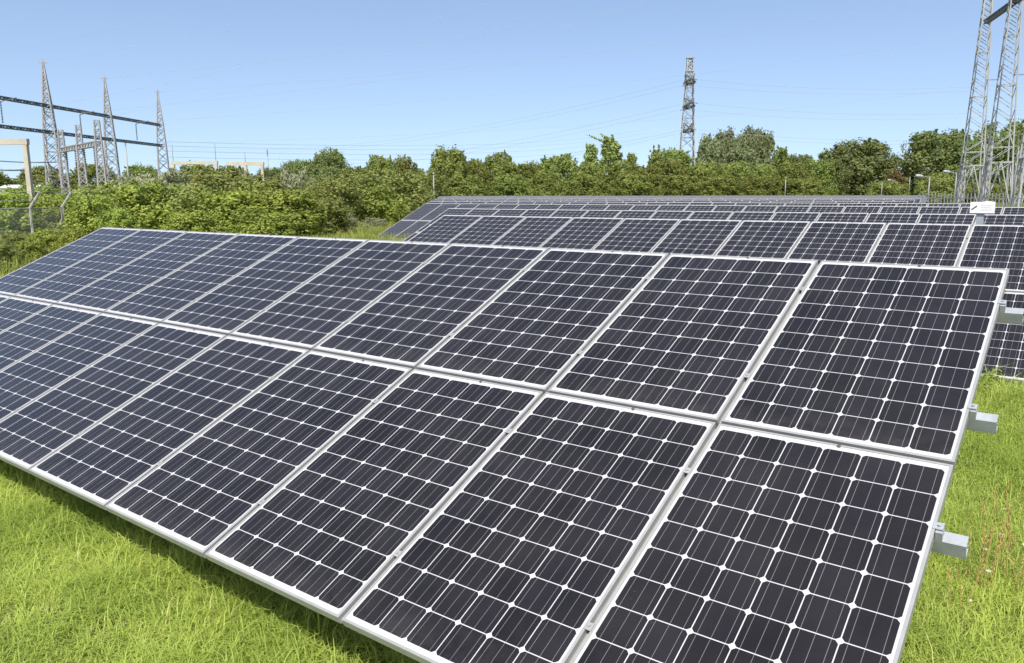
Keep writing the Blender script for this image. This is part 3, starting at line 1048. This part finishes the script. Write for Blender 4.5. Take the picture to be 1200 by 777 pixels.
lamp(508.5, 204, 66, 0, 'slim pale post behind the left end of the far rows', 0.06)
lamp(920, 209, 78, 0, 'slim grey post standing before the hedge right of the pylon', 0.055)
lamp(1033, 214, 85, 0, 'slim plain post left of the smallest lamp before the large round trees', 0.055)
lamp(1047.5, 212, 88, -1, 'smaller lamp with left-pointing head between the round trees', 0.06)
lamp(1088, 208, 70, -1, 'grey street lamp with left-pointing head before the big right tree', 0.065)
lamp(1119, 203, 74, -1, 'street lamp with pale left-pointing head beside the farthest mast', 0.065)
lamp(1065, 208, 95, 0, 'dark thin post in shade between the right street lamps', 0.055)

# ------------------------------------------------------------------ trees and shrubs
def crown_mesh(name, seed, mat, nleaf, leaf, shape, nclump=60, clump_r=0.13, upright=0.0, base=0.0):
    """leaf faces in clumps spread through a unit-high crown; shape(h) -> relative radius 0..1 at height h"""
    r = np.random.default_rng(seed)
    C = []
    while len(C) < nclump:
        h = r.uniform(base, 0.97)
        R_ = shape(h) * 0.5
        a = r.random() * 2 * math.pi
        rr = R_ * math.sqrt(r.uniform(0.35, 1.0)) * r.uniform(0.85, 1.08)
        C.append((math.cos(a) * rr, math.sin(a) * rr, h, clump_r * r.uniform(0.55, 1.25)))
    C = np.array(C)
    k = r.integers(0, nclump, nleaf)
    d = r.normal(size=(nleaf, 3)); d /= np.linalg.norm(d, axis=1)[:, None]
    rad = C[k, 3] * (0.35 + 0.75 * r.random(nleaf) ** 0.6)
    rad = np.where(r.random(nleaf) < 0.07, rad * r.uniform(1.1, 1.7, nleaf), rad)
    P = C[k, :3] + d * rad[:, None] * np.array([1, 1, 1.25])
    fill = np.where(r.random(nleaf) < 0.16)[0]
    fh = r.uniform(base, 0.85, len(fill)); fa = r.random(len(fill)) * 2 * math.pi
    fr = np.array([shape(h) for h in fh]) * 0.45 * np.sqrt(r.random(len(fill)))
    P[fill] = np.stack([np.cos(fa) * fr, np.sin(fa) * fr, fh], 1)
    # leafy shoots that break up the outline
    ns = max(12, nleaf // 260)
    si = np.where(r.random(nleaf) < 0.13)[0]
    sc_ = C[r.integers(0, nclump, ns), :3]
    sd = np.stack([sc_[:, 0] * 0.9, sc_[:, 1] * 0.9, np.full(ns, 0.55)], 1) + r.normal(0, 0.22, (ns, 3))
    sd /= np.linalg.norm(sd, axis=1)[:, None]
    sl_ = r.uniform(0.08, 0.22, ns) * (0.45 if shape is dome else 0.75 if shape is hedge else 1.0)
    kk = r.integers(0, ns, len(si)); tt = r.random(len(si))
    P[si] = sc_[kk] + sd[kk] * (sl_[kk] * (0.35 + tt))[:, None] + r.normal(0, 0.011, (len(si), 3)) * (1.4 - tt)[:, None]
    P[:, 2] = np.clip(P[:, 2], base * 0.6, 1.12)
    nrm = d * 0.8 + P * np.array([1.0, 1.0, 0]) + np.array([0, 0, 0.22]) + r.normal(0, 0.5, (nleaf, 3))
    nrm /= np.linalg.norm(nrm, axis=1)[:, None]
    ax = r.normal(size=(nleaf, 3)); ax[:, 2] = ax[:, 2] * (1 - upright) + upright * 3
    ax -= (ax * nrm).sum(1)[:, None] * nrm
    ax /= np.linalg.norm(ax, axis=1)[:, None]
    bi = np.cross(nrm, ax)
    s = leaf * r.uniform(0.6, 1.4, nleaf)[:, None]
    asp = 0.55 if upright < 0.3 else 0.28
    V = np.stack([P - ax * s, P + bi * s * asp + ax * s * .1, P + ax * s, P - bi * s * asp + ax * s * .1], 1).reshape(-1, 3)
    L = np.arange(nleaf * 4)
    tint = np.repeat(np.clip(0.5 * r.random(nclump)[k] + 0.5 * r.random(nleaf), 0, 1), 4)
    return np_mesh(name, V, L, np.full(nleaf, 4), mat, tint), C


def trunk_mesh(seed, C, th=0.5, r0=0.028, nl=10):
    r = random.Random(seed)
    m = MB()
    p = Vector((0, 0, -0.03)); rad = r0
    pts = [p]
    for i in range(4):
        q_ = Vector((r.uniform(-.02, .02), r.uniform(-.02, .02), th * (i + 1) / 4))
        m.tube(p, q_, rad, rad * 0.82, n=7); p = q_; rad *= 0.82; pts.append(q_)
    for c in r.sample(list(map(tuple, C)), min(nl, len(C))):
        s = pts[r.randint(1, 4)]
        e = Vector(c[:3]); mid = s.lerp(e, 0.55) + Vector((0, 0, 0.04))
        m.tube(s, mid, rad * 0.75, rad * 0.45, n=5); m.tube(mid, e, rad * 0.45, rad * 0.15, n=5)
    return m.mesh('trunk', M['bark'], True)


dome = lambda h: math.sqrt(max(0.02, 1 - ((h - 0.42) / 0.60) ** 2))
hedge = lambda h: 0.98 * math.sqrt(max(0.02, 1 - (max(0, h - 0.25) / 0.78) ** 2))
spire = lambda h: 0.05 + 0.95 * (1 - h) * (0.8 + 0.3 * math.sin(h * 31))
flat = lambda h: math.sqrt(max(0.03, 1 - (max(0, h - 0.2) / 0.82) ** 2.5))

PROTO = {}
def proto(key, seed, mat, nleaf, leaf, shape, nclump, clump_r, upright=0.0, base=0.05, stem='trunk', th=0.5):
    me, C = crown_mesh('crown' if stem == 'trunk' else 'foliage', seed, M[mat], nleaf, leaf, shape, nclump, clump_r, upright, base)
    tm = trunk_mesh(seed, C, th, 0.03 if stem == 'trunk' else 0.018)
    PROTO[key] = (me, tm, 'crown' if stem == 'trunk' else 'foliage', 'trunk' if stem == 'trunk' else 'stem')


for s in range(3):
    proto(('hedge', s), 20 + s, 'leaf_hedge', 17000, 0.025, hedge, 120, 0.10, 0, 0.02, th=0.4)
    proto(('round', s), 30 + s, 'leaf_dark', 26000, 0.019, dome, 230, 0.085, 0, 0.04, th=0.45)
    proto(('airy', s), 40 + s, 'leaf_mid', 5500, 0.022, spire, 70, 0.05, 0, 0.06, th=0.75)
    proto(('willow', s), 50 + s, 'leaf_grey', 13000, 0.028, dome, 60, 0.12, 0.2, 0.08, th=0.5)
    proto(('bright', s), 60 + s, 'leaf_bright', 13000, 0.027, flat, 110, 0.11, 0, 0.02, 'stem', 0.4)
    proto(('shrub', s), 70 + s, 'leaf_mid', 14000, 0.024, flat, 120, 0.105, 0, 0.02, 'stem', 0.4)
    proto(('pale', s), 80 + s, 'leaf_pale', 12000, 0.032, flat, 110, 0.10, 0.7, 0.02, 'stem', 0.4)
proto(('rust', 0), 91, 'leaf_rust', 5000, 0.032, dome, 50, 0.12, 0, 0.05, 'stem', 0.4)
cnt = {}


def plant(kind, px, ytop, D, wpx, label, cat=None, group=None, name=None):
    if D > 80 and px > 430: D *= 1.45
    i = cnt.get(kind, 0); cnt[kind] = i + 1
    keys = [k for k in PROTO if k[0] == kind]
    cr, tm, cn, tn = PROTO[keys[i % len(keys)]]
    b = ground_at(px, D)
    H = at(px, ytop, D).z - b.z
    Wd = wpx / FPX * D
    tree = cn == 'crown'
    o = empty(name or ('tree' if tree else 'shrub'), b, (0, 0, random.uniform(0, 6.28)), (Wd, Wd, H))
    tag(o, label, cat or ('tree' if tree else 'shrub'), group or ('trees of the far treeline' if tree else 'shrubs left of the panel rows'))
    link_mesh(cn, cr, o); link_mesh(tn, tm, o)
    return o


# far hedgerow, left to right
HEDGE = [(447, 186, 100, 46, 'olive hedgerow tree above the left end of the far rows'),
         (474, 187, 104, 44, 'olive hedgerow tree left of the tall dense hedge tree'),
         (525, 177, 96, 58, 'tall dense olive hedgerow tree beyond the left end of the rows'),
         (557, 190, 100, 42, 'low olive hedgerow tree in the dip right of the tall dense one'),
         (584, 183, 102, 54, 'broad round-headed olive hedgerow tree, second large one from the left'),
         (622, 193, 106, 50, 'low bushy hedgerow tree left of the pale-topped round bush'),
         (655, 185, 104, 56, 'pale-topped round hedgerow bush left of the spiky trees'),
         (693, 194, 100, 50, 'bushy hedge tree under the left spiky treetop'),
         (728, 193, 100, 50, 'bushy hedge tree under the taller spiky treetop'),
         (757, 197, 98, 44, 'low dark hedge bush left of the central pylon'),
         (787, 190, 102, 54, 'dense hedge bush in front of the central pylon foot'),
         (826, 193, 98, 52, 'dense hedge bush right of the central pylon foot'),
         (862, 192, 98, 50, 'hedge bush below the grey willows'),
         (893, 196, 100, 46, 'low hedge bush right of the grey willows'),
         (925, 193, 104, 50, 'hedge bush behind the slim grey post'),
         (955, 190, 106, 46, 'hedge tree left of the large round tree'),
         (640, 203, 92, 50, 'short front hedge bush left of the spiky trees'),
         (740, 206, 90, 56, 'short front hedge bush below the spiky trees'),
         (845, 207, 90, 60, 'short front hedge bush right of the pylon'),
         (545, 207, 88, 60, 'short front hedge bush near the left row ends'),
         (940, 211, 92, 60, 'short front hedge bush beside the slim grey post'),
         (598, 206, 90, 56, 'short front hedge bush below the broad olive tree'),
         (690, 207, 90, 56, 'short front hedge bush left of centre in the treeline'),
         (795, 207, 90, 56, 'short front hedge bush directly below the pylon'),
         (890, 208, 91, 50, 'short front hedge bush left of the slim grey post'),
         (500, 200, 84, 46, 'dark hedge bush beside the pale post at the row ends')]
for px, yt, D, wp, lab in HEDGE: plant('hedge', px, yt, D, wp, lab, name='hedge_tree')
plant('airy', 692, 170, 106, 62, 'small spiky treetop rising left of the taller spiky tree')
plant('airy', 715, 162, 108, 92, 'taller spiky tree standing above the middle hedge')
plant('airy', 768, 175, 116, 56, 'small pointed tree just left of the central pylon')
plant('airy', 739, 181, 110, 62, 'small pointed tree right of the taller spiky tree')
plant('hedge', 785, 178, 130, 60, 'brownish-green tree just behind the central pylon foot', name='hedge_tree')
for px, yt, D, wp, lab in ((831, 165, 150, 40, 'short grey-green willow touching the pylon foot'), (846, 158, 152, 38, 'narrow grey-green willow just right of the central pylon'),
                           (861, 166, 148, 36, 'low grey-green willow in the middle of the willow group'), (878, 155, 150, 42, 'tallest grey-green willow right of the central pylon'),
                           (893, 162, 153, 34, 'rightmost grey-green willow of the group'), (868, 178, 146, 60, 'broad low grey-green willow below the tallest plume')):
    plant('willow', px, yt, D, wp, lab)
plant('airy', 914, 175, 126, 70, 'dark loose tree right of the grey willows')
plant('round', 935, 184, 126, 44, 'dark tree left of the large round tree')
plant('round', 1003, 167, 112, 88, 'large round dark tree left of the sky gap')
plant('round', 968, 188, 108, 50, 'lower dark tree tucked left of the large round tree')
plant('round', 1097, 158, 112, 96, 'broad dark tree right of the sky gap')
plant('round', 1168, 147, 118, 76, 'tall broad tree behind the right-hand masts')
plant('round', 1215, 165, 118, 70, 'dark tree at the right edge behind the masts')
plant('round', 1128, 168, 108, 60, 'dark tree left of the masts in front of the tall broad one')
plant('rust', 1049, 200, 104, 22, 'small rusty-brown bush in the gap between the round trees', name='bush', cat='bush', group='bushes under the right trees')
for px, yt, D, wp, lab in ((1040, 214, 96, 44, 'low green bush under the sky gap'), (1098, 206, 92, 44, 'bright low bush beside the right street lamp'),
                           (1150, 216, 96, 50, 'low green bush behind the feet of the masts'), (1195, 214, 96, 50, 'low green bush at the right edge behind the fence')):
    plant('shrub', px, yt, D, wp, lab, name='bush', cat='bush', group='bushes under the right trees')
# left background trees
plant('round', 388, 178, 96, 50, 'round-headed dark tree rising above the left shrubs')
plant('round', 350, 190, 96, 52, 'lower dark tree left of the round-headed one')
plant('hedge', 421, 199, 110, 44, 'low tree in the dip right of the round-headed one', name='hedge_tree')
plant('round', 318, 199, 104, 40, 'dark low tree right of the small cream portal')
plant('hedge', 235, 194, 135, 66, 'olive tree behind the long cream portal', name='hedge_tree')
plant('hedge', 168, 196, 130, 56, 'olive tree behind the rightmost peaked tower', name='hedge_tree')
plant('hedge', 110, 195, 130, 60, 'olive tree behind the short lattice supports', name='hedge_tree')
plant('hedge', 50, 198, 120, 70, 'olive tree behind the leftmost peaked tower', name='hedge_tree')
plant('hedge', -10, 203, 115, 70, 'olive tree at the left edge behind the white building', name='hedge_tree')
plant('hedge', 275, 198, 130, 50, 'olive tree between the two cream portals', name='hedge_tree')

SHR = [('bright', 6, 228, 36, 70, 'bright shrub at the left edge behind the chain-link fence'),
       ('bright', 58, 232, 37, 60, 'bright shrub behind the corner fence post'),
       ('shrub', 40, 219, 50, 80, 'dull green shrub beneath the leftmost peaked tower'),
       ('bright', 104, 232, 32, 60, 'low bright leafy shrub right of the corner fence post'),
       ('bright', 165, 219, 34, 96, 'large bright leafy shrub above the left end of the nearest row'),
       ('shrub', 118, 219, 48, 76, 'dull green shrub under the short lattice supports'),
       ('shrub', 222, 221, 35, 84, 'leafy green shrub right of the large bright one'),
       ('pale', 186, 205, 52, 80, 'pale feathery shrub below the rightmost peaked tower'),
       ('pale', 226, 207, 54, 60, 'smaller pale feathery shrub below the long cream portal'),
       ('pale', 282, 206, 50, 50, 'pale feathery tuft between the two cream portals'),
       ('pale', 160, 211, 47, 46, 'pale feathery tuft left of the pale shrub under the rightmost peaked tower'),
       ('shrub', 258, 203, 48, 84, 'tall dull green shrub below the long cream portal'),
       ('shrub', 302, 210, 46, 84, 'broad green shrub below the small cream portal'),
       ('bright', 276, 226, 33, 90, 'low bright shrub behind the third panel of the row top'),
       ('bright', 334, 226, 34, 90, 'low bright shrub in front of the pale willow bush'),
       ('pale', 347, 203, 58, 56, 'pale grey willow bush left of the round-headed tree'),
       ('shrub', 384, 211, 46, 74, 'green shrub below the round-headed tree'),
       ('shrub', 422, 206, 50, 74, 'tall green shrub right of the round-headed tree'),
       ('shrub', 466, 203, 56, 84, 'tall leafy shrub beside the left row ends'),
       ('bright', 440, 220, 50, 64, 'bright shrub in front of the tall leafy one'),
       ('shrub', 378, 236, 37, 64, 'low green shrub left of the bright grass patch'),
       ('shrub', 489, 219, 60, 42, 'small shrub touching the left end of the fifth row'),
       ('shrub', -25, 224, 40, 60, 'dull shrub cut by the left edge'),
       ('shrub', 98, 252, 34, 40, 'low scrub at the foot of the corner post'),
       ('bright', 134, 246, 30, 44, 'lowest bright scrub touching the far corner of the nearest row'),
       ('bright', 220, 250, 29.5, 70, 'low scrub showing above the second panel of the row top'),
       ('bright', 306, 250, 30, 80, 'low scrub showing above the fourth panel of the row top'),
       ('shrub', 12, 276, 27, 56, 'low weedy scrub at the foot of the first fence post'),
       ('bright', 52, 270, 26, 46, 'low bright weedy scrub between the two fence posts'),
       ('shrub', -14, 284, 20, 60, 'low weedy scrub at the left edge near the row corner'),
       ('bright', 28, 284, 21, 40, 'lowest weedy scrub under the first fence post'),
       ('bright', 84, 268, 25, 36, 'low bright weeds against the far corner of the nearest row'),
       ('pale', 402, 250, 40, 30, 'pale tall grass tuft left of the bright grass patch'),
       ('pale', 438, 256, 44, 30, 'pale tall grass tuft in the bright grass patch')]
for k, px, yt, D, wp, lab in SHR: plant(k, px, yt, D, wp, lab)

# dark weeds under the second row's lower edge at right
b = Vector((-0.42, 3.75, 0.25))
me, C = crown_mesh('foliage', 5, M['leaf_mid'], 1500, 0.06, flat, 26, 0.16, 0.5, 0.0)
wd = empty('weed', b, (0, 0, 0), (0.40, 0.6, 0.20))
tag(wd, 'dark leafy weed clump between the first and second rows at right', 'weed')
link_mesh('foliage', me, wd); link_mesh('stem', trunk_mesh(5, C, 0.3, 0.02, 8), wd)

# dry sorrel stalks and white flowers in the grass at right
def gpx(px, py):
    d = Fw + Rv * ((px - 600) / FPX) - Uv * ((py - 388.5) / FPX)
    q_ = CAM + d * ((0.05 - CAM.z) / d.z)
    return Vector((q_.x, q_.y, float(gh(q_.x, q_.y))))


for px, py, h, n, lab in ((1150, 690, 0.50, 12, 'tallest reddish dry stalks in the grass right of the lower purlin'),
                          (1178, 670, 0.46, 9, 'reddish dry stalks among the white flowers at right'),
                          (1108, 700, 0.34, 5, 'sparse short dry stalks beside the lower purlin end'),
                          (1192, 690, 0.42, 7, 'dry stalks at the right edge of the photo'),
                          (1165, 610, 0.35, 5, 'thin dry stalks farther up the grass at right')):
    b = gpx(px, py)
    o = empty('dry_stalks', b)
    tag(o, lab, 'weed', 'dry stalks in the grass')
    for _ in range(n):
        ms, mh = MB(), MB()
        x, y = random.gauss(0, .05), random.gauss(0, .09)
        hh = h * random.uniform(.6, 1.05)
        tp = Vector((x + random.gauss(0, .04), y + random.gauss(0, .04), hh))
        md = Vector((x, y, 0)).lerp(tp, .5) + Vector((random.gauss(0, .006), random.gauss(0, .006), 0))
        ms.tube((x, y, -.01), md, .0017, .0014, n=4)
        st = ms.build('stem', M['stalk'], o)
        pr = md
        for k in range(14):
            q_ = md.lerp(tp, (k + 1) / 14) + Vector((random.gauss(0, .004), random.gauss(0, .004), 0))
            mh.tube(pr, q_, random.uniform(.0012, .0034), random.uniform(.001, .003), n=4); pr = q_
        mh.build('seed_head', M['stalk'], st)

for i, (px, py) in enumerate(((1177, 603), (1173, 622), (1172, 637), (1196, 648), (1158, 681), (1137, 706), (1150, 655))):
    b = gpx(px, py)
    o = empty('wildflower', b, (random.uniform(-.25, .25), random.uniform(-.25, .25), i * 1.1), (random.uniform(.5, .85),) * 3)
    tag(o, 'small white wildflower in the grass right of the nearest row', 'flower', 'white wildflowers at right')
    hgt = 0.14
    MB().tube((0, 0, 0), (0, 0, hgt), .0014, n=4).build('stem', M['grass'], o)
    m = MB()
    for k in range(7):
        a = k * 2 * math.pi / 7
        c, s = math.cos(a), math.sin(a); c2, s2 = math.cos(a + .33), math.sin(a + .33); c0, s0 = math.cos(a - .33), math.sin(a - .33)
        m.add([(0.003 * c, .003 * s, hgt), (.016 * c0, .016 * s0, hgt + .004), (.023 * c, .023 * s, hgt + .003), (.016 * c2, .016 * s2, hgt + .004)], [(0, 1, 2, 3)])
    m.build('petals', M['petal'], o)
    MB().tube((0, 0, hgt), (0, 0, hgt + .006), .006, .004, n=7).build('centre', M['yellow'], o)
